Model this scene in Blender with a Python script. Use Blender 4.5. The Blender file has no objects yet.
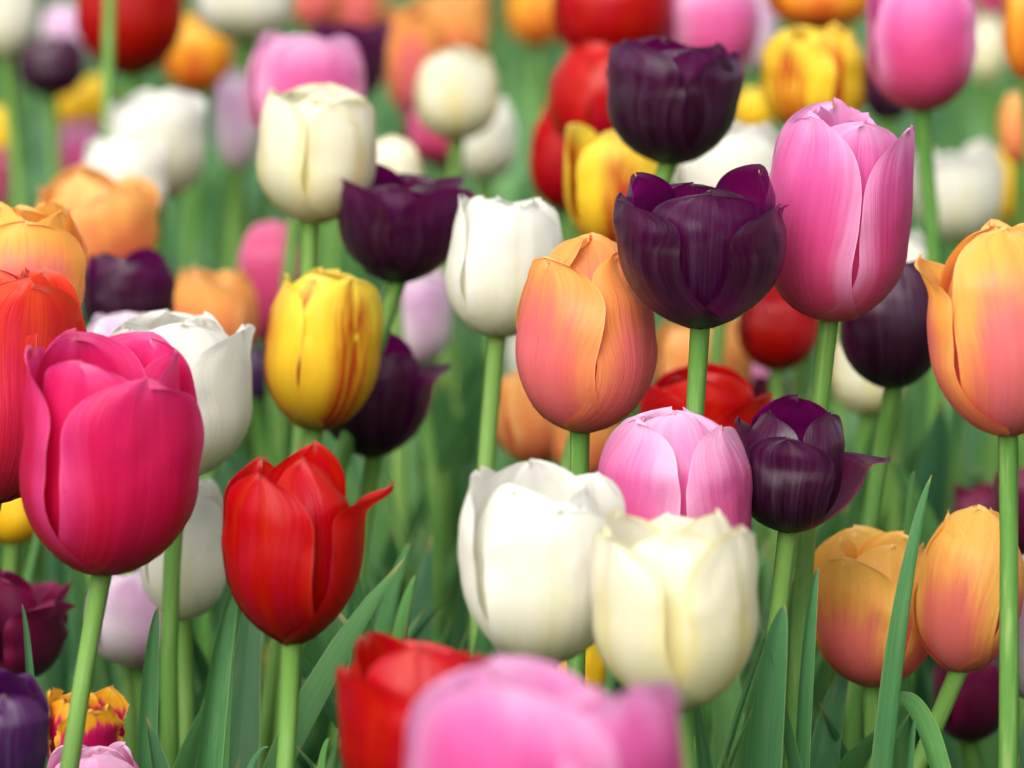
import bpy, math, random
from mathutils import Vector, Matrix, noise

R = math.radians
scene = bpy.context.scene

# ------------------------------------------------------------------ camera
FOCAL, SENSOR, W, H = 150.0, 36.0, 1024, 768
FPX = W * FOCAL / SENSOR
FOCUS = FPX / 3000.0                     # 3000 picture units per metre at the sharp distance
CAM_H, PITCH = 0.67, R(7.13)
cd = bpy.data.cameras.new('camera')
cam = bpy.data.objects.new('camera', cd)
scene.collection.objects.link(cam)
cam.location = (0, 0, CAM_H)
cam.rotation_euler = (math.pi / 2 - PITCH, 0, 0)
cd.lens, cd.sensor_width = FOCAL, SENSOR
cd.clip_start, cd.clip_end = 0.05, 2000
cd.dof.use_dof = True
cd.dof.focus_distance = FOCUS
cd.dof.aperture_fstop = 8.8
cd.dof.aperture_blades = 0
scene.camera = cam

# ------------------------------------------------------------------ light: bright overcast day
SUN_EL, SUN_ROT = 40.0, -158.0            # degrees; rotation seen from above, 0 = straight ahead
world = bpy.data.worlds.new('World')
scene.world = world
world.use_nodes = True
wn = world.node_tree
bg = wn.nodes['Background']
sky = wn.nodes.new('ShaderNodeTexSky')
sky.sky_type = 'NISHITA'
sky.sun_disc = False
sky.sun_elevation = R(SUN_EL)
sky.sun_rotation = R(SUN_ROT)
sky.air_density = 1.0
sky.dust_density = 4.0
sky.ozone_density = 0.6
grey = wn.nodes.new('ShaderNodeHueSaturation')          # cloud cover greys the sky
grey.inputs['Saturation'].default_value = .3
wn.links.new(sky.outputs[0], grey.inputs['Color'])
wn.links.new(grey.outputs[0], bg.inputs[0])
bg.inputs[1].default_value = 0.14
sd = bpy.data.lights.new('sun', 'SUN')
sd.energy = 1.5
sd.angle = R(40)
sd.color = (1.0, 0.96, 0.90)
sun = bpy.data.objects.new('sun', sd)
scene.collection.objects.link(sun)
el, az = R(SUN_EL), R(SUN_ROT)
to_sun = Vector((math.sin(az) * math.cos(el), math.cos(az) * math.cos(el), math.sin(el)))
sun.rotation_euler = to_sun.to_track_quat('Z', 'Y').to_euler()
scene.view_settings.view_transform = 'Standard'
scene.view_settings.look = 'None'
scene.view_settings.gamma = 1
scene.view_settings.use_curve_mapping = False
scene.view_settings.exposure = 0.8
scene.cycles.max_bounces = 8
scene.cycles.diffuse_bounces = 5
scene.cycles.transmission_bounces = 4
scene.cycles.use_denoising = True

# ------------------------------------------------------------------ helpers
Fwd = Vector((0, math.cos(PITCH), -math.sin(PITCH)))
Up = Vector((0, math.sin(PITCH), math.cos(PITCH)))
Rt = Vector((1, 0, 0))


def at(px, py, k):
    d = FOCUS * k
    return Vector((0, 0, CAM_H)) + d * Fwd + Rt * ((px - W / 2) / FPX * d) - Up * ((py - H / 2) / FPX * d)


def link(o, parent=None):
    scene.collection.objects.link(o)
    if parent:
        o.parent = parent
    return o


def mesh_obj(name, verts, faces, mat, parent=None, uvs=None):
    me = bpy.data.meshes.new(name)
    me.from_pydata(verts, [], faces)
    me.materials.append(mat)
    if uvs:
        lay = me.uv_layers.new(name='UVMap')
        buf = []
        for f in faces:
            for v in f:
                buf.extend(uvs[v])
        lay.data.foreach_set('uv', buf)
    me.polygons.foreach_set('use_smooth', [True] * len(faces))
    me.update()
    return link(bpy.data.objects.new(name, me), parent)


def lin(hexa):
    out = []
    for i in (0, 2, 4):
        c = int(hexa[i:i + 2], 16) / 255
        out.append(c / 12.92 if c <= .04045 else ((c + .055) / 1.055) ** 2.4)
    return (*out, 1)


def smooth(a, b, x):
    if a == b:
        return 1.0 if x >= b else 0.0
    t = min(1, max(0, (x - a) / (b - a)))
    return t * t * (3 - 2 * t)


# ------------------------------------------------------------------ materials
class N:
    def __init__(s, name):
        s.m = bpy.data.materials.new(name)
        s.m.use_nodes = True
        s.t = s.m.node_tree
        s.t.nodes.clear()

    def new(s, kind, **kw):
        n = s.t.nodes.new(kind)
        for k, v in kw.items():
            setattr(n, k, v)
        return n

    def put(s, sock, v):
        if hasattr(v, 'is_linked'):
            s.t.links.new(v, sock)
        else:
            sock.default_value = v

    def math(s, op, a, b=0.0, c=None, clamp=False):
        n = s.new('ShaderNodeMath', operation=op, use_clamp=clamp)
        s.put(n.inputs[0], a)
        s.put(n.inputs[1], b)
        if c is not None:
            s.put(n.inputs[2], c)
        return n.outputs[0]

    def step(s, x, a, b):
        n = s.new('ShaderNodeMapRange', interpolation_type='SMOOTHSTEP')
        s.put(n.inputs[0], x)
        n.inputs[1].default_value = a
        n.inputs[2].default_value = b
        return n.outputs[0]

    def mix(s, f, a, b):
        n = s.new('ShaderNodeMix', data_type='RGBA')
        s.put(n.inputs[0], f)
        s.put(n.inputs[6], a)
        s.put(n.inputs[7], b)
        return n.outputs[2]

    def ramp(s, x, stops):
        n = s.new('ShaderNodeValToRGB')
        s.put(n.inputs[0], x)
        e = n.color_ramp.elements
        e[0].position, e[0].color = stops[0]
        e[1].position, e[1].color = stops[-1]
        for p, c in stops[1:-1]:
            q = e.new(p)
            q.color = c
        return n.outputs[0]

    def noise(s, vec, scale, detail=3, rough=.55):
        n = s.new('ShaderNodeTexNoise')
        s.put(n.inputs['Vector'], vec)
        n.inputs['Scale'].default_value = scale
        n.inputs['Detail'].default_value = detail
        n.inputs['Roughness'].default_value = rough
        return n.outputs[0]

    def vec(s, x, y, z):
        n = s.new('ShaderNodeCombineXYZ')
        s.put(n.inputs[0], x)
        s.put(n.inputs[1], y)
        s.put(n.inputs[2], z)
        return n.outputs[0]


def surface(n, col, rough, spec, trans, bump, bump_d, sheen=0.0, tcol=None, sheen_tint=(1, 1, 1, 1), coat=0.0):
    p = n.new('ShaderNodeBsdfPrincipled')
    n.put(p.inputs['Base Color'], col)
    n.put(p.inputs['Roughness'], rough)
    p.inputs['Specular IOR Level'].default_value = spec
    p.inputs['Sheen Weight'].default_value = sheen
    p.inputs['Coat Weight'].default_value = coat
    p.inputs['Coat Roughness'].default_value = .28
    p.inputs['Sheen Roughness'].default_value = .4
    p.inputs['Sheen Tint'].default_value = sheen_tint
    if bump is not None:
        b = n.new('ShaderNodeBump')
        b.inputs['Strength'].default_value = bump_d[0]
        b.inputs['Distance'].default_value = bump_d[1]
        n.put(b.inputs['Height'], bump)
        n.t.links.new(b.outputs[0], p.inputs['Normal'])
    out = n.new('ShaderNodeOutputMaterial')
    if trans > 0:
        t = n.new('ShaderNodeBsdfTranslucent')
        n.put(t.inputs[0], tcol if tcol is not None else col)
        m = n.new('ShaderNodeMixShader')
        m.inputs[0].default_value = trans
        n.t.links.new(p.outputs[0], m.inputs[1])
        n.t.links.new(t.outputs[0], m.inputs[2])
        n.t.links.new(m.outputs[0], out.inputs[0])
    else:
        n.t.links.new(p.outputs[0], out.inputs[0])
    return n.m


def petal_mat(name, stops, glow=None, edge=None, edge_at=(.55, 1.0), edge_str=.8, flame=None, flame_w=(.1, .5), flame_v=(.05, .85),
              flame_str=.9, streak=.35, bloom_sheen=None, feather=False, trans=.42, sheen=0.0, rough=.42, spec=.35, tint=(1, 1, 1, 1)):
    """petal pigment: stops along the petal, edge pigment, a central flame, fine veins along the petal"""
    n = N(name)
    uv = n.new('ShaderNodeUVMap', uv_map='UVMap').outputs[0]
    sx = n.new('ShaderNodeSeparateXYZ')
    n.put(sx.inputs[0], uv)
    u, v = sx.outputs[0], sx.outputs[1]
    info = n.new('ShaderNodeObjectInfo').outputs['Random']
    off = n.math('MULTIPLY', info, 61.0)
    au = n.math('ABSOLUTE', n.math('MULTIPLY_ADD', u, 2.0, -1.0))
    # veins run up the petal and fan out slightly
    fan = n.math('MULTIPLY_ADD', n.math('SUBTRACT', u, .5), n.math('SUBTRACT', 1.25, n.math('MULTIPLY', v, .45)), .5)
    veins = n.noise(n.vec(n.math('MULTIPLY', fan, 26.0), n.math('MULTIPLY', v, 1.6), off), 1.0, 4, .6)
    broad = n.noise(n.vec(n.math('MULTIPLY', fan, 6.0), n.math('MULTIPLY', v, 1.5), n.math('ADD', off, 9.0)), 1.0, 3, .5)
    fine = n.noise(n.vec(n.math('MULTIPLY', fan, 90.0), n.math('MULTIPLY', v, 3.0), off), 1.0, 2, .6)
    wob = n.math('MULTIPLY_ADD', n.math('SUBTRACT', veins, .5), .18, n.math('MULTIPLY', n.math('SUBTRACT', broad, .5), .34))
    vv = n.math('ADD', v, wob, clamp=True)
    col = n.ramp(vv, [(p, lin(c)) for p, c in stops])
    if edge:
        # distance to the rim grows at the sides and at the tip
        rim = n.math('MAXIMUM', au, n.math('MULTIPLY_ADD', n.step(v, .72, 1.0), .9, 0.0))
        e = n.step(n.math('ADD', rim, n.math('MULTIPLY', wob, 1.1)), *edge_at)
        e = n.math('MULTIPLY', e, n.math('MULTIPLY', n.step(v, .05, .4), edge_str))
        col = n.mix(e, col, lin(edge))
    if flame:
        f = n.math('SUBTRACT', 1.0, n.step(n.math('ADD', au, n.math('MULTIPLY', wob, 1.5)), *flame_w))
        g = n.math('SUBTRACT', 1.0, n.step(n.math('ADD', v, n.math('MULTIPLY', wob, .9)), *flame_v))
        f = n.math('MULTIPLY', n.math('MULTIPLY', f, g), flame_str)
        if feather:                    # broken up into thin feathered streaks
            f = n.math('MULTIPLY', f, n.step(n.math('MULTIPLY_ADD', veins, .75, n.math('MULTIPLY', fine, .25)), .36, .54))
        col = n.mix(f, col, lin(flame))
    hs = n.new('ShaderNodeHueSaturation')
    n.put(hs.inputs['Color'], col)
    n.put(hs.inputs['Value'], n.math('MULTIPLY_ADD', n.math('SUBTRACT', n.math('MULTIPLY_ADD', veins, .6, n.math('MULTIPLY', fine, .4)), .5), streak * .9, 1.0))
    n.put(hs.inputs['Hue'], n.math('MULTIPLY_ADD', n.math('SUBTRACT', broad, .5), .02, .5))
    col = hs.outputs[0]
    if bloom_sheen:                          # outer face only: waxy bloom with silvery highlight streaks painted in
        back = n.new('ShaderNodeNewGeometry').outputs['Backfacing']
        f = n.math('MULTIPLY', n.math('SUBTRACT', 1.0, back), n.step(n.math('ADD', veins, n.math('MULTIPLY', n.math('SUBTRACT', broad, .5), .6)), .38, .78))
        col = n.mix(n.math('MULTIPLY', f, .42), col, lin(bloom_sheen))
    # thin rim highlight painted into the colour, and a few tiny blemishes
    thin = n.math('MULTIPLY', n.step(n.math('MAXIMUM', au, v), .97, 1.0), n.step(v, .2, .5))
    pale = n.new('ShaderNodeHueSaturation')
    pale.inputs['Saturation'].default_value = .8
    pale.inputs['Value'].default_value = 1.5
    n.put(pale.inputs['Color'], col)
    col = n.mix(n.math('MULTIPLY', thin, .35), col, pale.outputs[0])
    spots = n.noise(n.vec(n.math('MULTIPLY', u, 16.0), n.math('MULTIPLY', v, 22.0), n.math('ADD', off, 3.0)), 1.0, 3, .7)
    dk = n.new('ShaderNodeHueSaturation')
    dk.inputs['Value'].default_value = .72
    n.put(dk.inputs['Color'], col)
    col = n.mix(n.math('MULTIPLY', n.step(spots, .60, .74), .4), col, dk.outputs[0])
    tip = n.math('MULTIPLY', n.step(n.math('ADD', v, n.math('MULTIPLY', wob, .12)), .955, .99), n.step(n.math('FRACT', n.math('MULTIPLY', info, 7.3)), .45, .6))
    tip = n.math('MULTIPLY', tip, n.math('SUBTRACT', 1.0, n.step(n.math('ADD', au, n.math('MULTIPLY', wob, .5)), .06, .28)))
    col = n.mix(n.math('MULTIPLY', tip, .55), col, lin('7a5a3c'))
    bump = n.math('MULTIPLY_ADD', veins, .7, n.math('MULTIPLY', fine, .3))
    r = n.math('MULTIPLY_ADD', veins, .35, rough - .20)
    return surface(n, col, r, spec, trans, bump, (.45, .0014), sheen, lin(glow) if glow else None, tint, .3 if bloom_sheen else 0.0)


PM = {
    'purple': petal_mat('petal_purple', [(0, '100812'), (.25, '1e0218'), (.6, '3a022c'), (1, '480338')], '9a0c78', '26061e', bloom_sheen='4c3c50', streak=.7, sheen=.03, rough=.34, spec=.36, trans=.42, tint=(.85, .8, 1, 1)),
    'violet': petal_mat('petal_violet', [(0, '200f2a'), (.4, '340d40'), (1, '440a4a')], '7a1078', streak=.5, bloom_sheen='4a4058', sheen=.06, rough=.42, spec=.28, trans=.22),
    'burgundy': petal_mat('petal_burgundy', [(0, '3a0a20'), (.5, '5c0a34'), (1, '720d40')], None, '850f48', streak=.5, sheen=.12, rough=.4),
    'pink': petal_mat('petal_pink', [(0, 'd98a76'), (.12, 'd2506a'), (.45, 'd64888'), (.8, 'dc62a6'), (1, 'e48cc4')], None, 'eaaad4', (.55, 1.1), .8, flame='d84c80', flame_w=(.1, .7), flame_v=(.3, .8), flame_str=.6, streak=.25),
    'palepink': petal_mat('petal_pale_pink', [(0, 'e08a8a'), (.3, 'da548e'), (.7, 'de72ae'), (1, 'eab0d4')], None, 'ecb8d8', (.5, 1.08), .8, flame='dc5c98', flame_w=(.05, .8), flame_v=(.45, .95), flame_str=.8, streak=.25),
    'rose': petal_mat('petal_rose', [(0, 'b04060'), (.5, 'cc4474'), (1, 'd8608e')], None, 'dc7aa2', streak=.25),
    'lilac': petal_mat('petal_lilac', [(0, 'e4dcc0'), (.35, 'ded0d4'), (.8, 'd8add0'), (1, 'e2c4dc')], None, 'eee2ea', (.5, 1.0), .8, flame='c98ec0', flame_w=(.05, .6), flame_v=(.5, .95), flame_str=.5, streak=.2),
    'orange': petal_mat('petal_orange', [(0, 'e0ac44'), (.1, 'dc7260'), (.4, 'e27460'), (.72, 'ee9654'), (1, 'f4b054')], None, 'f2a858', (.5, 1.05), .8, flame='e07074', flame_w=(.2, .8), flame_v=(.5, 1.05), flame_str=.9, streak=.3),
    'amber': petal_mat('petal_amber', [(0, 'e09a3c'), (.12, 'dc6a5a'), (.4, 'e88454'), (.65, 'f2a848'), (1, 'f5bc52')], None, 'f3b25c', (.5, 1.05), .8, flame='e2747a', flame_w=(.25, .9), flame_v=(.5, .95), flame_str=.9, streak=.3),
    'sunny': petal_mat('petal_sunny', [(0, 'e0a040'), (.13, 'e06a54'), (.38, 'ec8852'), (.58, 'f5b452'), (1, 'f8cb68')], None, 'f7c45c', (.45, 1.0), .85, flame='e27270', flame_w=(.25, .95), flame_v=(.34, .8), flame_str=.9, streak=.25),
    'peach': petal_mat('petal_peach', [(0, 'd97050'), (.3, 'e88a56'), (.7, 'f0a85c'), (1, 'f2bb6a')], None, 'f4bd72', streak=.25, flame='e07850', flame_w=(.1, .6), flame_v=(.3, .8), flame_str=.6),
    'coral': petal_mat('petal_coral', [(0, '8c1026'), (.2, 'c01630'), (.6, 'd42432'), (1, 'e04028')], None, 'e44c28', (.55, 1.05), .85, flame='cf2446', flame_w=(.1, .7), flame_v=(.4, .9), flame_str=.7, streak=.2),
    'magenta': petal_mat('petal_magenta', [(0, 'a83038'), (.06, 'b40e36'), (.35, 'c81248'), (.75, 'd41a5c'), (1, 'd82a70')], None, 'dc4a90', (.6, 1.05), .75, streak=.22),
    'red': petal_mat('petal_red', [(0, 'a8701c'), (.04, '8e0a14'), (.3, 'a8040e'), (.7, 'ba050c'), (1, 'c20a10')], None, 'c81414', (.7, 1.0), .6, streak=.22, rough=.36),
    'white': petal_mat('petal_white', [(0, 'ccce90'), (.12, 'dedcbc'), (.45, 'e4e2d4'), (1, 'e8e7de')], None, 'eae9e2', streak=.07, rough=.45, trans=.42, flame='e6dfaa', flame_w=(.02, .25), flame_v=(.3, .85), flame_str=.35),
    'cream': petal_mat('petal_cream', [(0, 'd4d088'), (.15, 'e0dcb4'), (.5, 'e6e2c8'), (1, 'eae6d2')], None, 'e2d68c', (.74, 1.04), .65, streak=.08, rough=.45, trans=.4, flame='e6d57a', flame_w=(.03, .3), flame_v=(.4, .95), flame_str=.5),
    'yellow': petal_mat('petal_yellow', [(0, 'c8a030'), (.2, 'e6b81c'), (.7, 'f2cc26'), (1, 'f4d640')], streak=.2, trans=.4),
    'flamed': petal_mat('petal_flamed', [(0, 'b08a4a'), (.2, 'e2b42a'), (.6, 'f3d02c'), (1, 'f5da4c')], streak=.2, feather=True, flame='b01a12', flame_w=(.10, .62), flame_v=(.7, 1.1), flame_str=1.0, trans=.38),
    'gold': petal_mat('petal_gold', [(0, 'd8602a'), (.3, 'e8902a'), (.7, 'f0ae30'), (1, 'f2c046')], streak=.25, flame='d45a28', flame_w=(.1, .5), flame_v=(.4, .9), flame_str=.7),
    'fringed': petal_mat('petal_fringed', [(0, 'a01040'), (.66, 'd01468'), (.76, 'd83060'), (.83, 'f0a828'), (1, 'f2bc30')], None, 'f0b428', (.82, .98), 1.0, streak=.3),
    'bud': petal_mat('petal_bud', [(0, '7f9a48'), (.5, '9db058'), (1, 'c8b84c')], None, '8aa84e', streak=.2),
}


def leaf_mat(name, c1, c2, c3, trans):
    n = N(name)
    uv = n.new('ShaderNodeUVMap', uv_map='UVMap').outputs[0]
    sx = n.new('ShaderNodeSeparateXYZ')
    n.put(sx.inputs[0], uv)
    u, v = sx.outputs[0], sx.outputs[1]
    rnd = n.new('ShaderNodeObjectInfo').outputs['Random']
    geo = n.new('ShaderNodeNewGeometry')
    isl = geo.outputs['Random Per Island']
    off = n.math('MULTIPLY', n.math('ADD', rnd, isl), 37.0)
    veins = n.noise(n.vec(n.math('MULTIPLY', u, 30.0), n.math('MULTIPLY', v, 1.2), off), 1.0, 3, .6)
    blot = n.noise(n.vec(n.math('MULTIPLY', u, 2.5), n.math('MULTIPLY', v, 6.0), off), 1.0, 4, .6)
    key = n.math('FRACT', n.math('ADD', n.math('MULTIPLY', rnd, 3.7), n.math('MULTIPLY', isl, 5.3)))
    col = n.ramp(key, [(0, lin(c1)), (.5, lin(c2)), (1, lin(c3))])
    col = n.mix(n.math('MULTIPLY', n.step(blot, .5, .8), .35), col, lin('86a070'))
    # dry yellowish tip and rim
    rim = n.step(n.math('ABSOLUTE', n.math('MULTIPLY_ADD', u, 2.0, -1.0)), .9, 1.0)
    col = n.mix(n.math('MULTIPLY', rim, .45), col, lin('9db870'))
    col = n.mix(n.math('MULTIPLY', n.step(v, .965, 1.0), .7), col, lin('b39a5c'))
    hs = n.new('ShaderNodeHueSaturation')
    n.put(hs.inputs['Color'], col)
    n.put(hs.inputs['Value'], n.math('MULTIPLY_ADD', n.math('SUBTRACT', veins, .5), .8, 1.0))
    return surface(n, hs.outputs[0], .42, .45, trans, veins, (.4, .0012))


LEAF = leaf_mat('leaf_green', '40744c', '4e8646', '5e984a', .3)
FOLIAGE = leaf_mat('foliage_green', '3a6846', '4a7e48', '659650', .34)


def stem_mat():
    n = N('stem_green')
    uv = n.new('ShaderNodeUVMap', uv_map='UVMap').outputs[0]
    sx = n.new('ShaderNodeSeparateXYZ')
    n.put(sx.inputs[0], uv)
    rnd = n.new('ShaderNodeObjectInfo').outputs['Random']
    st = n.noise(n.vec(n.math('MULTIPLY', sx.outputs[0], 9.0), n.math('MULTIPLY', sx.outputs[1], 4.0), n.math('MULTIPLY', rnd, 50.0)), 1.0, 4, .6)
    col = n.ramp(rnd, [(0, lin('528338')), (.5, lin('62903e')), (1, lin('72994a'))])
    col = n.mix(n.step(st, .45, .75), col, lin('80a058'))
    return surface(n, col, .45, .35, .12, st, (.3, .0008))


STEM = stem_mat()

n = N('soil')
tc = n.new('ShaderNodeTexCoord').outputs['Object']
a = n.noise(tc, 9.0, 6, .65)
b = n.noise(tc, 1.3, 4, .6)
col = n.ramp(a, [(.25, lin('2c2117')), (.55, lin('4a3826')), (.8, lin('6a5338'))])
col = n.mix(n.step(b, .45, .65), col, lin('3f5a2c'))
SOIL = surface(n, col, .95, .2, 0, a, (.8, .02))

# ------------------------------------------------------------------ setting
S = 600
NG = 60
gv, gf = [], []
for j in range(NG + 1):
    for i in range(NG + 1):
        # fine cells round the bed, coarse towards the horizon
        fx, fy = (i / NG * 2 - 1), (j / NG * 2 - 1)
        x, y = math.copysign(abs(fx) ** 4, fx) * S, math.copysign(abs(fy) ** 4, fy) * S + 2
        near = max(0, 1 - math.hypot(x, y - 2) / 12)
        z = (noise.noise(Vector((x * 2.1, y * 2.1, 3))) - .6) * .025 * near
        gv.append((x, y, z))
for j in range(NG):
    for i in range(NG):
        q = j * (NG + 1) + i
        gf.append((q, q + 1, q + NG + 2, q + NG + 1))
g = mesh_obj('ground', gv, gf, SOIL)
g['kind'] = 'structure'
g['label'] = 'dark soil of the flower bed under the tulips'


# ------------------------------------------------------------------ builders
def petal_geo(rng, az, inner, P, o, nu, nv, Mx):
    """one petal of a cup of radius P['r'] and height P['h']; o = own flare, height, tip curl, width"""
    rad, hh = P['r'], P['h']
    belly, top = P['belly'], P['top']
    flare, hs, curl, ws = o[:4]
    rs = (.875 if inner else 1.0)
    hgt = hh * hs
    Wd = rad * P['w'] * ws * (1.0 if not inner else .96)
    sh = o[5] if len(o) > 5 else P['pointed']
    seed = rng.random() * 100
    pq = rng.uniform(-.5, .5)
    verts, uvs = [], []
    er = Vector((math.sin(az), -math.cos(az), 0))
    et = Vector((math.cos(az), math.sin(az), 0))
    vb = .40
    ruf, fr = P['ruffle'], P['fringe']
    for j in range(nv + 1):
        s = j / nv
        v = 1 - (1 - s) ** 1.35
        if v < vb:
            a_ = v / vb * math.pi / 2
            cone = P['cone']
            z = belly * ((1 - cone) * (1 - math.cos(a_)) + cone * a_ / (math.pi / 2))
            f = .10 + .90 * math.sin(a_) ** 1.05
        else:
            t = (v - vb) / (1 - vb)
            z = belly + (1 - belly) * (t * .93 + .07 * t * t)
            f = 1 + (top - 1) * (.25 * t + .75 * t ** 2.6)
        r = rad * rs * f
        zz = hgt * z
        vm = .60
        if v < vm:
            g_ = .74 + .26 * math.sin(v / vm * math.pi / 2) ** .9
        else:
            t = (v - vm) / (1 - vm)
            g_ = max(0, 1 - t ** 2.7) ** (.46 + .5 * sh)
        w = Wd * g_
        rho = max(r, .13 * rad) * (1.05 if not inner else 1.0)
        rho *= (1.0 + (P['flat'] if not inner else 0) * smooth(.3, 1, v))
        c = r - rho
        ang = R(flare) * smooth(.0, .55, v) + R(curl) * smooth(.72, 1.0, v)
        for i in range(nu + 1):
            u = i / nu * 2 - 1
            wv, zo = w, zz
            th = max(-1.75, min(1.75, u * wv / rho))
            nr = rho
            # soft irregular surface, mid rib, rim that waves a little
            d = noise.noise(Vector((u * 1.3 + seed, v * 2.4, seed))) * (.03 if inner else .05) * rad
            d += noise.noise(Vector((u * 3.2 + seed, v * 5.5, seed + 7))) * .022 * rad * smooth(.2, .6, v)
            d += (-.022 if not inner else -.03) * rad * math.exp(-(u / .10) ** 2) * smooth(.1, .4, v) * P['rib']
            d += ruf * rad * (abs(u) ** 3) * math.sin(v * 17 + seed + (2 if u > 0 else 0)) * smooth(.3, .6, v)
            d += rad * .07 * smooth(.55, 1.0, abs(u)) * smooth(.35, .8, v) * P['roll']
            d += rad * (u * .028 + (0 if inner else .035) * u * u) * smooth(.1, .4, v)   # petals lap over one another
            zo += hgt * noise.noise(Vector((u * 2.2, seed, 1.5))) * .05 * smooth(.6, 1, v)
            # small notch beside the tip
            zo -= hgt * .014 * math.exp(-((u - pq * .5) / .09) ** 2) * smooth(.85, 1, v)
            if fr and (j == nv or i in (0, nu)):
                zo += fr * rad * rng.uniform(-.2, 1)
                nr += fr * rad * rng.uniform(-.5, .8)
            x = c + (nr + d) * math.cos(th)
            y = (nr + d) * math.sin(th)
            # flare: lean the petal out about its base
            xb = .1 * rad
            ca, sa = math.cos(ang), math.sin(ang)
            x2 = xb + (x - xb) * ca + zo * sa
            z2 = zo * ca - (x - xb) * sa
            verts.append(Mx @ (er * x2 + et * y + Vector((0, 0, z2))))
            uvs.append((u * .5 + .5, v))
    faces = []
    for j in range(nv):
        for i in range(nu):
            q = j * (nu + 1) + i
            faces.append((q, q + 1, q + nu + 2, q + nu + 1))
    return verts, faces, uvs


def tube(pts, radii, ns=10):
    verts, faces, uvs = [], [], []
    L = 0
    for k, p in enumerate(pts):
        t = (pts[min(k + 1, len(pts) - 1)] - pts[max(k - 1, 0)]).normalized()
        x = t.cross(Vector((0, 1, 0))).normalized()
        y = x.cross(t)
        if k:
            L += (p - pts[k - 1]).length
        for i in range(ns):
            a_ = i / ns * 2 * math.pi
            verts.append(p + (x * math.cos(a_) + y * math.sin(a_)) * radii[k])
            uvs.append((i / ns, L * 8))
    for k in range(len(pts) - 1):
        for i in range(ns):
            j = (i + 1) % ns
            faces.append((k * ns + i, k * ns + j, (k + 1) * ns + j, (k + 1) * ns + i))
    top = len(pts) - 1
    faces.append(tuple(top * ns + i for i in range(ns)))
    return verts, faces, uvs


def bez(p0, p1, p2, t):
    return p0 * (1 - t) ** 2 + p1 * (2 * t * (1 - t)) + p2 * t * t


def leaf_geo(rng, p0, p1, p2, width, face, fold=.45, twist=0.4, nu=6, nv=22, wave=.12):
    """strap leaf along a bent spine p0-p1-p2, folded along its middle; face = direction its upper side looks to"""
    verts, uvs, faces = [], [], []
    seed = rng.random() * 90
    f0 = Vector(face).normalized()
    for j in range(nv + 1):
        s = j / nv
        p = bez(p0, p1, p2, s)
        t = (bez(p0, p1, p2, min(1, s + .02)) - bez(p0, p1, p2, max(0, s - .02))).normalized()
        side = t.cross(f0)
        if side.length < .05:
            side = t.cross(Vector((1, .3, .2)))
        side.normalize()
        nrm = side.cross(t).normalized()
        a_ = twist * (s - .5) + .15 * noise.noise(Vector((seed, s * 2, 0)))
        side, nrm = side * math.cos(a_) + nrm * math.sin(a_), nrm * math.cos(a_) - side * math.sin(a_)
        w = width * .5 * (s + .10) ** .5 * max(0, 1 - s) ** .72 * 1.62
        fo = fold * (1.15 - .5 * s)
        for i in range(nu + 1):
            u = i / nu * 2 - 1
            lift = abs(u) ** 1.4 * math.sin(fo)
            wv = wave * w * u * u * noise.noise(Vector((seed + (4 if u > 0 else 0), s * 5, 2)))
            verts.append(p + side * (u * w * math.cos(fo * abs(u))) + nrm * (lift * w + wv))
            uvs.append((u * .5 + .5, s))
    for j in range(nv):
        for i in range(nu):
            q = j * (nu + 1) + i
            faces.append((q, q + 1, q + nu + 2, q + nu + 1))
    return verts, faces, uvs


DEFAULT = dict(cone=.14, belly=.44, top=.78, w=1.04, pointed=.24, ruffle=.02, fringe=0, flat=.12, rib=.8, roll=.12)
SHAPES = {
    'closed': dict(),
    'egg': dict(top=.60, belly=.46),
    'goblet': dict(top=.98, belly=.50, w=1.0, flat=.1, loose=1),
    'open': dict(top=1.08, belly=.54, w=1.0, flat=.05, loose=1),
    'tall': dict(top=.84, belly=.42),
    'frilly': dict(top=1.1, belly=.35, ruffle=.10),
}
tulips = []
HEADS = []


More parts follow.
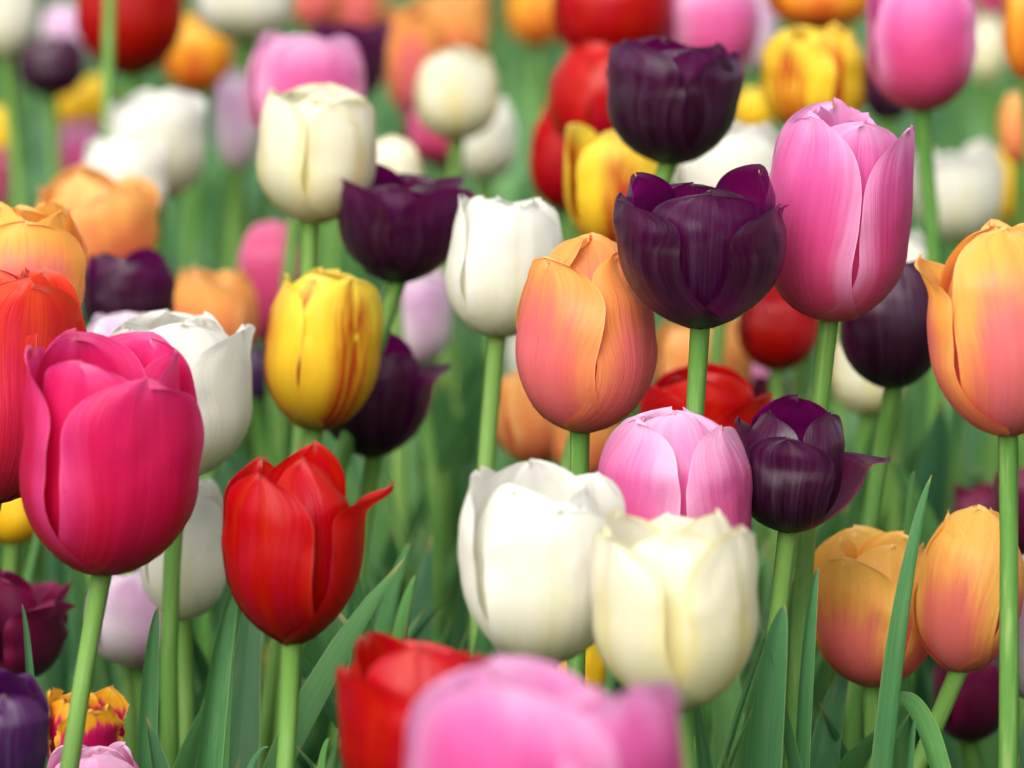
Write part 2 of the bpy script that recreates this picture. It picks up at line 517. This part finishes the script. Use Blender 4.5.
def tulip(label, box, k, kind, shape='closed', azd=None, group=None, bx=None, stem=None, po=None, lean=0.0, leaves=2, **ov):
    idx = len(tulips)
    rng = random.Random(idx * 77 + 5)
    x0, y0, x1, y1 = box
    bx = (x0 + x1) / 2 if bx is None else bx
    pb, pt = at(bx, y1, k), at((x0 + x1) / 2, y0, k)
    P = dict(DEFAULT)
    P.update(SHAPES[shape])
    P.update(ov)
    width = (x1 - x0) / FPX * FOCUS * k
    rad = width / 2 / max(1.0, P['top']) * .97
    axis = (pt - pb)
    # the cup stands upright-ish: lean towards or away from the viewer by `lean` degrees
    hpx = axis.length
    axis.y = 0
    axis.normalize()
    axis = (axis + Vector((0, -math.tan(R(lean)), 0))).normalized()
    hgt = hpx - rad * max(.5, P['top']) * math.sin(PITCH) * .8
    if lean:
        hgt /= max(.6, math.cos(R(lean)))
    # ground point
    if stem:
        q = at(stem[0], stem[1], k)
        d = (q - pb)
        d = d / abs(d.z)
        lim = .6
        d.x = max(-lim, min(lim, d.x))
        foot = pb + d * pb.z
        foot.y = pb.y + rng.uniform(-.03, .05)
    else:
        foot = Vector((pb.x + rng.uniform(-.035, .035), pb.y + rng.uniform(-.03, .05), 0))
    foot.z = -.005
    root = bpy.data.objects.new('tulip', None)
    root.empty_display_size = .03
    root.location = foot
    link(root)
    root['label'] = label
    root['category'] = 'tulip'
    root['group'] = group or (GROUPS.get(kind, kind + ' tulips'))
    zq = axis.to_track_quat('Z', 'Y').to_matrix().to_4x4()
    # keep azimuth 0 facing the viewer whatever the lean
    fx = (zq.inverted() @ Vector((0, -1, 0)))
    spin = Matrix.Rotation(math.atan2(fx.x, -fx.y), 4, 'Z')
    Mx = Matrix.Translation(pb - foot) @ zq @ spin
    if k > 1.15:
        P['top'] *= rng.uniform(.93, 1.10)
        P['pointed'] = rng.uniform(.05, .5)
        P['cone'] = rng.uniform(.08, .3)
        P['w'] *= rng.uniform(.92, 1.04)
    P['r'], P['h'] = rad, hgt
    azd = rng.uniform(-60, 60) if azd is None else azd
    po = po or {}
    big = (x1 - x0)
    if k < 1.16:
        nu, nv = 22, 30
    elif k < 1.4:
        nu, nv = 14, 20
    else:
        nu, nv = 10, 14
    for i in range(6):
        a_ = (azd, azd + 120, azd - 120, azd + 60, azd - 60, azd + 180)[i]
        inner = i > 2
        o = [rng.uniform(-2.5, 2.5), rng.uniform(.94, 1.0), rng.uniform(-9, 3), rng.uniform(.97, 1.08), 0.0, P['pointed']]
        if k > 1.15:
            o[0], o[1] = rng.uniform(-2, 3.5), rng.uniform(.90, 1.02)
        if P.get('loose'):
            o[0], o[1] = rng.uniform(-1, 5), rng.uniform(.86, 1.03)
        for t, x in enumerate(po.get(i, ())):
            if x is not None:
                o[t] = x
        if inner:                       # inner petals stay inside the outer ones
            o[0] -= 1.0
            o[2] -= 2.0
        v, f, uv = petal_geo(rng, R(a_ + o[4]), inner, P, o, nu, nv, Mx)
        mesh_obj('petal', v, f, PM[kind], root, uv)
    # stem
    p0, p2 = Vector((0, 0, 0)), pb - foot
    if stem:
        q = at(stem[0], stem[1], k) - foot
        p1 = (p2 + (q - p2).normalized() * (p2.length * .5))
    else:
        p1 = p2 - axis * (p2.length * .5)
    rs = (ov.get('sr') or min(.0036, .00285 * (.8 + .25 * k)))
    ns = 14
    sa, sb = rng.uniform(-.003, .003) if k < 1.12 else rng.uniform(-.009, .009), rng.uniform(-.003, .003)
    pts = [bez(p0, p1, p2, t / ns) + Vector((sa * math.sin(t / ns * math.pi * 2) + sb * math.sin(t / ns * math.pi * 3), 0, 0)) for t in range(ns + 1)]
    pts.append(p2 + axis * rad * .10)
    rr = [rs * (1.3 - .3 * t / ns + rng.uniform(-.05, .05)) for t in range(ns)] + [rs * 1.12, rs * 1.5]
    v, f, uv = tube(pts, rr, 12 if k < 1.3 else 8)
    mesh_obj('stem', v, f, STEM, root, uv)
    # own leaves, low on the stem
    for i in range(leaves):
        a_ = rng.uniform(0, 2 * math.pi)
        if math.cos(a_) < -.3 and k < 1.0:
            a_ += math.pi
        out = Vector((math.sin(a_), math.cos(a_) * .8, 0))
        L = rng.uniform(.20, .30) if k < 1.1 else rng.uniform(.24, .36)
        b0 = Vector((0, 0, .01 + .03 * i)) + out * .003
        tip = out * rng.uniform(.04, .13) + Vector((0, 0, L))
        mid = out * rng.uniform(.0, .03) + Vector((0, 0, L * .55))
        v, f, uv = leaf_geo(rng, b0, mid, tip, rng.uniform(.022, .042), -out + Vector((0, 0, .3)), rng.uniform(.3, .7), rng.uniform(-.8, .8), 4, 16)
        mesh_obj('leaf', v, f, LEAF, root, uv)
    tulips.append(root)
    HEADS.append((box, k))
    return root, foot


def own_leaf(t, pts, k, wpx, face=(0, -1, .3), fold=.5, twist=.2, k2=None, seed=1, arch=False):
    """a leaf of tulip t drawn up from its ground point through pts (low, tip)"""
    root, foot = t
    rng = random.Random(seed)
    tip = at(*pts[-1], k2 or k)
    if arch:
        p0, p1 = at(*pts[0], k), at(*pts[1], k)
    else:
        low = at(*pts[0], k)
        d = (low - tip)
        p0 = low + d / max(.2, abs(d.z)) * max(.02, low.z * .5) if d.z < 0 else low
        p0 = Vector((low.x + (low.x - tip.x) * .45, low.y + .01, max(.02, low.z - .28)))
        p1 = Vector((low.x, low.y, low.z + .01))
    v, f, uv = leaf_geo(rng, p0 - foot, p1 - foot, tip - foot, wpx / FPX * FOCUS * k, face, fold, twist, 8, 36, .10)
    mesh_obj('leaf', v, f, LEAF, root, uv)


GROUPS = {
    'sunny': 'orange tulips',
    'purple': 'dark purple tulips', 'violet': 'dark purple tulips', 'burgundy': 'burgundy tulips', 'pink': 'pink tulips', 'palepink': 'pink tulips',
    'rose': 'pink tulips', 'lilac': 'pale lilac tulips', 'orange': 'orange tulips', 'amber': 'orange tulips', 'peach': 'orange tulips',
    'coral': 'red tulips', 'magenta': 'magenta tulips', 'red': 'red tulips', 'white': 'white tulips', 'cream': 'cream tulips',
    'yellow': 'yellow tulips', 'flamed': 'yellow tulips', 'gold': 'yellow tulips', 'fringed': 'magenta tulips', 'bud': 'green tulip buds',
}

# ------------------------------------------------------------------ the sharp row
T = tulip
purple_c = T('open dark purple tulip on a straight stem, largest of the purple ones', (616, 174, 782, 328), 1.0, 'purple', 'open', 62, stem=(697, 430), bx=700, cone=.24, belly=.62, top=1.0,
             po={0: (3, .84, -3, 1.1, 14, .5), 1: (2, .94, -3, 1, 0), 2: (3, .93, -3, 1.1, -16, .5), 3: (4, 1.07, -2, .95, -8, .2), 4: (3, .98, 2, .92, 4, .25), 5: (4, 1.04, -2, .95, 8, .2)}, leaves=1)
pink_r = T('tall pale-streaked pink tulip standing higher than the open dark purple one', (775, 106, 918, 320), 1.03, 'pink', 'tall', -48, stem=(820, 430), bx=829, top=.9, cone=.04, belly=.36,
           lean=3, po={0: (0, .98, -2, 1.0), 1: (0, .96, 0, 1), 2: (0, 1.0, -2), 3: (1, .98, 1, 1.1)}, leaves=2)
orange_c = T('orange tulip with coral flames between the white tulip and dark purple tulip', (520, 238, 664, 432), 1.02, 'orange', 'egg', 68, stem=(579, 520), bx=580, top=.66,
             po={0: (0, .92, -6), 2: (0, .93, 3), 4: (0, 1.02, -12), 5: (0, 1.0, -8)}, leaves=2)
orange_r = T('large orange tulip cut by the frame on a long bare stem', (924, 222, 1066, 436), 0.97, 'amber', 'egg', 15, stem=(1013, 768), bx=1008, top=.74,
             po={2: (3, .92, 6)}, leaves=1)
magenta_l = T('glossy deep magenta tulip overlapping the coral red tulip', (30, 336, 205, 573), 0.96, 'magenta', 'closed', 38, stem=(81, 768), bx=102, top=.86, belly=.46, lean=6,
              po={0: (1, .94, 0, 1.0, -6), 2: (1, .98, 0, .98, -8), 4: (1, .98, 2, 1.0), 3: (1, .99, 2), 5: (2, 1.0, 2), 1: (1, 1.0, 2)}, leaves=1)
coral_l = T('coral red tulip cut by the frame beside the magenta tulip', (-72, 262, 92, 502), 1.0, 'coral', 'closed', 28, bx=-8, top=.78, stem=(-30, 620), leaves=1)
red_c = T('bright red tulip with one petal bent outward', (230, 452, 362, 645), 0.95, 'red', 'tall', -26, stem=(279, 768), bx=292, top=.90, belly=.48, w=.96, pointed=.85, cone=.36,
          po={0: (1, .95, -2, 1.0, -8), 1: (4, .97, 9, .98, -10, .8), 2: (2, .96, 0), 3: (0, .99, -8, .9), 4: (0, .95, -2), 5: (0, 1.06, 0)}, leaves=1)
white_lc = T('broad white tulip half hidden by the magenta tulip', (100, 312, 255, 478), 1.07, 'white', 'closed', 75, top=.92, belly=.46)
white_ll = T('egg-shaped white tulip below the broad white one', (143, 478, 233, 620), 1.10, 'white', 'egg', 10, stem=(180, 700), bx=183, top=.6)
white_a = T('creamy white tulip with a rounded front petal behind the blurred pink tulip', (462, 472, 622, 664), 0.92, 'white', 'closed', 14, top=.90, belly=.48, pointed=.3,
            po={0: (1, .93, 0, 1.0), 2: (2, 1.03, -4), 1: (2, 1.0, 0), 5: (0, 1.05, 0)}, leaves=1)
cream_b = T('yellow-edged cream tulip overlapping the pink tulip and the white tulip', (584, 512, 752, 708), 0.89, 'cream', 'closed', 58, top=.94, belly=.5, bx=680, w=.94, pointed=.42, cone=.22,
            po={0: (0, .97, 0), 2: (0, .98, -2), 4: (0, .98, 0), 3: (0, 1.0, 0), 5: (0, 1.03, 0)}, leaves=1)
pink_m = T('pink and white cupped tulip rising behind the two creamy tulips', (597, 407, 752, 604), 0.99, 'palepink', 'closed', 62, top=.92, belly=.46,
           po={0: (0, .93, -6, .95), 2: (0, .96, -8), 3: (0, .99, -12), 4: (0, .98, -12)}, leaves=1)
purple_l = T('short dark purple tulip with one petal flared sideways', (740, 406, 854, 532), 1.0, 'purple', 'closed', 0, stem=(776, 690), bx=788, top=1.0, belly=.5, w=.97, cone=.2,
             po={0: (0, .84, 0, .95, -14, .35), 1: (16, .93, 10, .95, -14, .4), 2: (2, .92, 0, 1, 20, .4), 3: (2, 1.0, -4), 4: (2, .98, -6), 5: (0, 1.06, -14)}, leaves=1)
orange_s = T('squat orange and yellow tulip crossed by a long green leaf', (817, 531, 938, 686), 1.05, 'sunny', 'closed', -38, bx=872, top=1.0, belly=.46, ruffle=.05,
             po={0: (0, .9, 0), 1: (4, .93, -10), 3: (0, .96, -4)}, leaves=2)
orange_t = T('peach orange tulip leaning on a slanted stem behind the bare stem', (928, 503, 1034, 672), 1.03, 'sunny', 'egg', -30, stem=(928, 730), bx=958, leaves=1)
lilac_r = T('lilac and white tulip at the edge behind the long bare stem', (990, 556, 1078, 700), 1.06, 'lilac', 'closed', -60, leaves=1)

# ------------------------------------------------------------------ near the lens
T('red tulip with wavy petals next to the blurred pink tulip', (338, 634, 500, 815), 0.86, 'red', 'goblet', -55, belly=.46, top=.98, pointed=.3, po={2: (1, .95, 4), 0: (1, .93, 2), 4: (0, 1.0, 0)}, leaves=0)
T('large blurred pink tulip nearest the viewer', (412, 652, 682, 945), 0.74, 'pink', 'closed', -34, top=.96, belly=.44, w=.94, pointed=.08, leaves=0, po={0: (0, 1.0, -2, 1.0, 10), 1: (0, .97, -4, 1.0, -30), 2: (0, .94, 0), 3: (0, .80, 0), 4: (0, .93, 0), 5: (0, .84, 0)})
T('dark purple tulip in the bottom corner by the fringed tulip', (-45, 672, 50, 800), 0.92, 'violet', 'goblet', 15, leaves=0)
T('double tulip with fringed yellow and magenta petals', (44, 690, 124, 790), 1.04, 'fringed', 'open', 20, fringe=.10, ruffle=.08, leaves=0, lean=8)
T('pale pink tulip just below the fringed tulip', (48, 744, 146, 850), 1.0, 'palepink', 'closed', 0, leaves=0, top=.9)
T('frilled burgundy tulip above the corner purple tulip', (-28, 572, 66, 680), 1.10, 'burgundy', 'frilly', 40, leaves=1, top=1.16, po={1: (8, 1, 10), 0: (5, .95, 6), 3: (6, 1, 5)})

# ------------------------------------------------------------------ just behind the sharp row
T('dark purple tulip above the open one, against red and white', (604, 38, 748, 164), 1.13, 'purple', 'open', 70, stem=(659, 200), bx=668, po={0: (0, .95, -4), 2: (0, .96, -4), 3: (0, .98, 0)})
T('pure white tulip on a pale stem beside the flamed orange tulip', (450, 192, 566, 337), 1.10, 'white', 'closed', 20, stem=(493, 470), bx=497, top=.76, po={1: (1, .98, 2), 2: (1, .98, 0), 0: (0, .96, 0)})
T('yellow tulip with red flames over a dark purple tulip', (270, 268, 386, 430), 1.13, 'flamed', 'egg', 40, bx=314, top=.78, stem=(308, 520))
T('dark purple tulip between the cream tulip and pure white tulip', (336, 164, 468, 283), 1.16, 'purple', 'open', 55, stem=(383, 335), bx=397)
T('dark purple tulip tucked under the yellow flamed tulip', (320, 335, 426, 458), 1.17, 'purple', 'goblet', -20, stem=(366, 520), po={1: (8, .9, 6)})
T('amber and orange tulip cut by the frame above the coral red tulip', (-42, 203, 88, 345), 1.06, 'amber', 'closed', 10, top=.9, stem=(-40, 520))
T('dark purple tulip between two orange tulips above white petals', (84, 250, 174, 345), 1.22, 'purple', 'goblet', 20)
T('peach orange tulip beside the small rose pink tulip', (170, 262, 260, 368), 1.30, 'peach', 'closed', -20, top=.95)
T('small slate purple tulip low between white and yellow flamed tulips', (238, 345, 278, 402), 1.42, 'violet', 'closed', 0, leaves=1)
T('pale lilac tulip peeping above the magenta tulip', (82, 310, 166, 420), 1.16, 'lilac', 'closed', 10)
T('round red tulip between the tall pink stem and purple tulip', (736, 274, 818, 371), 1.30, 'red', 'egg', 10, top=.6)
T('rounded dark purple tulip in front of a cream one', (838, 255, 940, 388), 1.12, 'purple', 'egg', 0, stem=(884, 545), bx=893, top=.7, w=1.05)
T('white tulip showing over the rounded dark purple tulip', (876, 232, 936, 325), 1.32, 'white', 'closed', 0)
T('cream tulip under the rounded dark purple tulip', (828, 325, 908, 415), 1.30, 'cream', 'closed', 0, stem=(862, 520))
T('peach tulip behind the stem of the open purple tulip', (655, 318, 752, 415), 1.34, 'peach', 'closed', 0, top=.86)
T('red tulip low behind the pink and white cupped tulip', (640, 368, 764, 500), 1.14, 'red', 'goblet', 60, top=1.0, po={0: (4, .9, 0)})
T('small burgundy tulip beside the low red tulip', (748, 374, 790, 425), 1.36, 'burgundy', 'closed', 0, leaves=1)
T('small pale pink tulip beside the peach tulip', (735, 358, 772, 410), 1.42, 'palepink', 'closed', 0, leaves=1)
T('salmon tulip behind the pale stem of the pure white tulip', (484, 366, 562, 465), 1.27, 'peach', 'closed', 25, bx=540)
T('brownish peach tulip low behind the flamed orange tulip', (548, 405, 618, 482), 1.22, 'peach', 'open', 40)
T('dull rose tulip beside the peach tulip near the cream stem', (236, 218, 310, 345), 1.40, 'rose', 'closed', 0)
T('soft orange tulip above the dark purple tulip in the white group', (40, 168, 152, 288), 1.30, 'peach', 'goblet', 30, group='orange tulips')
T('tall cream tulip with yellowish petals in front of blurred pink', (263, 82, 384, 223), 1.16, 'cream', 'closed', 55, stem=(304, 280), bx=310, top=.9)
T('small cream tulip beside the tall cream tulip', (362, 134, 424, 225), 1.32, 'cream', 'closed', 0, leaves=1)
T('pale pink tulip with light streaks behind the tall cream tulip', (245, 26, 366, 152), 1.36, 'palepink', 'closed', 10, top=.95)
T('purple tulip behind the streaked pale pink tulip', (312, 18, 386, 105), 1.55, 'purple', 'goblet', 0, leaves=1)
T('wide white tulip in the blurred white pair, upper one', (108, 86, 206, 202), 1.42, 'white', 'goblet', 20, leaves=1)
T('white tulip in the blurred white pair, lower one', (86, 132, 170, 226), 1.38, 'white', 'closed', 0, leaves=1)
T('lilac-white tulip next to the wide blurred white tulip', (214, 70, 262, 170), 1.60, 'lilac', 'closed', 0, leaves=1)
T('yellow tulip with red flames behind the orange and purple tulips', (566, 120, 664, 252), 1.22, 'flamed', 'egg', 5, top=.78)
T('white tulip behind the two big dark purple tulips', (672, 118, 786, 235), 1.27, 'white', 'goblet', 0, top=.98)
T('large pink tulip over the dull purple one in the upper corner', (868, -28, 975, 112), 1.27, 'pink', 'closed', 0, top=.86)
T('bright yellow tulip behind the tall pink tulip', (764, 25, 868, 135), 1.32, 'flamed', 'closed', 80, top=.95, leaves=1)
T('square-topped white tulip beside the tall pink tulip', (914, 143, 1002, 243), 1.50, 'white', 'goblet', 0, leaves=1)
T('dark red tulip low in the blurred red trio', (528, 104, 610, 212), 1.40, 'red', 'closed', 0)
T('bright red tulip in the middle of the blurred red trio', (548, 34, 670, 160), 1.34, 'red', 'closed', 40)
T('red tulip topmost of the blurred red trio', (554, -40, 668, 66), 1.48, 'red', 'goblet', 0, leaves=1)
T('red tulip with a stem crossing it in the upper corner', (77, -68, 186, 76), 1.55, 'red', 'closed', 0)
T('tulip whose pale stem crosses the red one, flower out of view', (70, -190, 150, -60), 1.45, 'yellow', 'closed', 0, sr=.0028, stem=(116, 70), bx=112)
T('pale pink tulip with whitish petals beside the red trio', (655, -30, 756, 80), 1.50, 'palepink', 'closed', 20, leaves=1)
T('dark burgundy tulip behind the long bare stem', (992, 462, 1056, 560), 1.22, 'burgundy', 'goblet', 10)
T('burgundy tulip beside the darker burgundy one near the bare stem', (950, 484, 1002, 560), 1.28, 'burgundy', 'closed', 10)
T('burgundy tulip under the leaning peach orange tulip', (930, 650, 1008, 742), 1.16, 'burgundy', 'closed', 25, top=.9)
T('yellow tulip below the coral red tulip', (-22, 470, 46, 545), 1.16, 'yellow', 'egg', 0, leaves=1)
T('pale lilac tulip seen between stems under the magenta tulip', (88, 560, 192, 668), 1.16, 'lilac', 'closed', 15, top=.84)
T('faded lilac tulip behind the dark purple and white tulips', (384, 266, 452, 366), 1.38, 'lilac', 'closed', 15)
T('narrow white tulip behind the flamed orange tulip', (506, 322, 548, 392), 1.45, 'white', 'closed', 0, leaves=1)
T('yellow tulip glimpsed between the white and cream tulips', (556, 628, 606, 705), 1.12, 'yellow', 'closed', 0, leaves=1)
T('green tulip bud beside the stem of the bright red tulip', (258, 638, 302, 712), 1.18, 'bud', 'egg', 0, leaves=2)

# ------------------------------------------------------------------ far blur
F = dict(leaves=1)
T('dull purple tulip at the top between white and red', (18, 35, 86, 98), 1.75, 'purple', 'closed', 0, **F)
T('white tulip at the top corner beside the dull purple one', (-28, -40, 40, 60), 1.60, 'white', 'closed', 0, **F)
T('pale pink tulip above the dull purple tulip', (42, 0, 92, 78), 1.95, 'lilac', 'closed', 0, **F)
T('blurred yellow tulip under the dull purple tulip', (54, 74, 116, 136), 1.80, 'yellow', 'closed', 0, **F)
T('small yellow tulip at the frame edge beside the soft orange tulip', (-22, 104, 16, 168), 1.75, 'yellow', 'closed', 0, **F)
T('lilac pink tulip behind the blurred white pair', (56, 118, 104, 186), 1.78, 'palepink', 'closed', 0, **F)
T('dim red tulip at the frame edge above the amber tulip', (-30, 146, 10, 222), 1.62, 'rose', 'closed', 0, **F)
T('golden orange tulip beside the red corner tulip', (164, 14, 234, 94), 1.75, 'gold', 'goblet', 0, **F)
T('white tulip at the top above the golden orange one', (194, -52, 296, 42), 1.62, 'white', 'closed', 0, **F)
T('orange red tulip at the top beside the white one', (288, -48, 346, 32), 1.85, 'orange', 'closed', 0, **F)
T('orange tulip at the top above the blurred purple tulip', (330, -40, 388, 44), 1.95, 'orange', 'closed', 0, **F)
T('coral orange tulip standing behind the blurred cream-white tulip', (384, 8, 446, 120), 1.70, 'orange', 'goblet', 0, **F)
T('peach tulip over the blurred cream-white tulip', (418, -10, 490, 72), 1.78, 'peach', 'goblet', 0, **F)
T('blurred cream-white tulip in front of a dusky pink one', (415, 46, 499, 140), 1.46, 'cream', 'closed', 0, **F)
T('dusky pink tulip mostly hidden by the blurred cream-white tulip', (404, 86, 488, 168), 1.56, 'rose', 'closed', 0, **F)
T('narrow white tulip beside the dusky pink tulip', (452, 94, 518, 182), 1.54, 'white', 'closed', 0, **F)
T('yellow tulip at the top beside the red trio', (508, -26, 566, 48), 2.0, 'gold', 'closed', 0, **F)
T('orange yellow tulip at the top touching the red trio', (548, -30, 600, 44), 2.1, 'gold', 'closed', 0, **F)
T('yellow tulip at the top above the bright yellow tulip', (768, -44, 872, 30), 1.52, 'gold', 'closed', 0, **F)
T('tiny yellow tulip between the dark purple and bright yellow tulips', (734, 88, 774, 136), 1.65, 'yellow', 'closed', 0, **F)
T('lilac tulip behind the upper dark purple tulip', (724, -10, 776, 72), 1.75, 'lilac', 'closed', 0, **F)
T('golden orange tulip at the frame edge above a salmon one', (1002, -30, 1052, 82), 1.36, 'gold', 'closed', 0, **F)
T('salmon orange tulip at the frame edge beside the square-topped white', (998, 92, 1044, 166), 1.52, 'peach', 'closed', 0, **F)
T('yellow tulip beside the square-topped white tulip', (988, 146, 1022, 224), 1.60, 'yellow', 'closed', 0, **F)
T('deep purple tulip half hidden by the large pink corner tulip', (862, 56, 914, 122), 1.52, 'purple', 'closed', 0, **F)
T('red tulip at the top behind the large pink corner tulip', (856, -54, 912, 14), 1.80, 'red', 'closed', 0, **F)
T('pale cream tulip behind the large pink corner tulip', (966, 14, 1006, 84), 2.0, 'cream', 'closed', 0, **F)
T('faint pink tulip at the top behind the large pink corner tulip', (972, -40, 1010, 22), 2.2, 'rose', 'closed', 0, **F)

# ------------------------------------------------------------------ the leaves that stand out
own_leaf(orange_s, [(880, 690), (932, 474)], .99, 54, (-.75, -.65, .1), .75, .35, seed=2)
own_leaf(purple_l, [(744, 735), (785, 604)], .97, 72, (.45, -.8, .3), .6, .5, seed=3)
own_leaf(purple_l, [(792, 690), (818, 566)], 1.0, 34, (.6, -.7, .2), .6, .5, seed=4)
own_leaf(pink_r, [(806, 740), (850, 668)], 1.06, 58, (-.3, -.9, .2), .4, .4, seed=5)
own_leaf(orange_r, [(958, 860), (915, 660), (893, 712)], 1.0, 40, (.3, -.6, .7), .5, .3, seed=6, arch=True)
own_leaf(orange_r, [(898, 768), (916, 716)], .99, 22, (.6, -.8, 0), .5, .2, seed=7)
own_leaf(red_c, [(186, 728), (239, 580)], .98, 52, (.5, -.8, .2), .7, .4, seed=8)
own_leaf(magenta_l, [(136, 720), (158, 606)], 1.02, 36, (.4, -.9, 0), .5, .3, seed=9)
own_leaf(magenta_l, [(38, 690), (22, 604)], 1.03, 16, (.4, -.9, 0), .5, .3, seed=10)
own_leaf(red_c, [(205, 735), (236, 600)], 1.0, 40, (-.2, -.9, .3), .4, -.3, seed=28)
own_leaf(red_c, [(214, 772), (269, 747)], .98, 26, (-.3, -.6, .8), .6, .3, seed=11)
own_leaf(red_c, [(308, 772), (330, 738)], .98, 26, (-.5, -.8, .2), .6, .3, seed=12)
own_leaf(white_a, [(352, 690), (410, 542)], 1.12, 50, (-.5, -.8, .2), .4, .4, seed=13)
own_leaf(white_a, [(372, 690), (416, 574)], 1.08, 36, (-.5, -.8, .2), .4, .4, seed=14)
own_leaf(cream_b, [(702, 760), (706, 660)], 1.04, 22, (.5, -.8, .2), .4, .2, seed=15)
own_leaf(white_lc, [(212, 660), (240, 560)], 1.16, 34, (.5, -.8, .2), .5, .4, seed=16)
own_leaf(orange_c, [(602, 600), (560, 470)], 1.2, 44, (.5, -.8, .2), .5, .4, seed=17)
own_leaf(orange_s, [(905, 560), (914, 470)], 1.08, 26, (-.5, -.8, .2), .5, .3, seed=18)

# ------------------------------------------------------------------ the mass of leaves filling the bed
rng = random.Random(4)
V, Fc, UV = [], [], []


def add(geo):
    v, f, uv = geo
    o = len(V)
    V.extend(v)
    UV.extend(uv)
    Fc.extend([tuple(i + o for i in q) for q in f])


def pix(p):
    r = p - Vector((0, 0, CAM_H))
    d = r.dot(Fwd)
    return W / 2 + r.x / d * FPX, H / 2 - r.dot(Up) / d * FPX, d / FOCUS


def clear(pts):
    """leaves grow between the flowers, not through or over the nearer ones"""
    for p in pts:
        x, y, k = pix(p)
        for (x0, y0, x1, y1), kk in HEADS:
            if kk < 1.45 and k < kk + .06 and x0 - 6 < x < x1 + 6 and y0 < y < y1 - 4:
                return False
    return True


def bed_leaf(y, hmax, wid, lean, lo):
    x = rng.uniform(-1, 1) * (.55 + .30 * y)
    k = y / FOCUS
    L = (1 - rng.random() ** 1.6 * lo) * hmax
    a_ = rng.uniform(0, 2 * math.pi)
    out = Vector((math.sin(a_), math.cos(a_), 0))
    base = Vector((x, y, 0))
    mid = base + out * rng.uniform(0, .05) + Vector((0, 0, L * rng.uniform(.5, .75)))
    tip = base + out * rng.uniform(*lean) + Vector((0, 0, L * rng.uniform(.9, 1.0)))
    if not clear([tip, bez(base, mid, tip, .88), bez(base, mid, tip, .72), bez(base, mid, tip, .55)]):
        return
    far = k > 1.6
    add(leaf_geo(rng, base, mid, tip, rng.uniform(*wid), -out + Vector((0, 0, .35)), rng.uniform(.25, .8), rng.uniform(-1, 1), 2 if far else 6, 7 if far else 18, .3))


for q in range(7400):
    y = 1.05 + 8.5 * rng.random() ** 1.4
    k = y / FOCUS
    bed_leaf(y, .30 if k < .95 else (.43 if k < 1.25 else .47), (.02, .06), (.02, .20), .5)
for q in range(900):                       # younger, narrow upright blades among the sharp flowers
    bed_leaf(rng.uniform(1.32, 1.85), .46, (.012, .034), (.02, .12), .35)
fo = mesh_obj('foliage', V, Fc, FOLIAGE, None, UV)
fo['kind'] = 'stuff'
fo['label'] = 'mass of upright grey-green tulip leaves filling the bed'
fo['category'] = 'foliage'
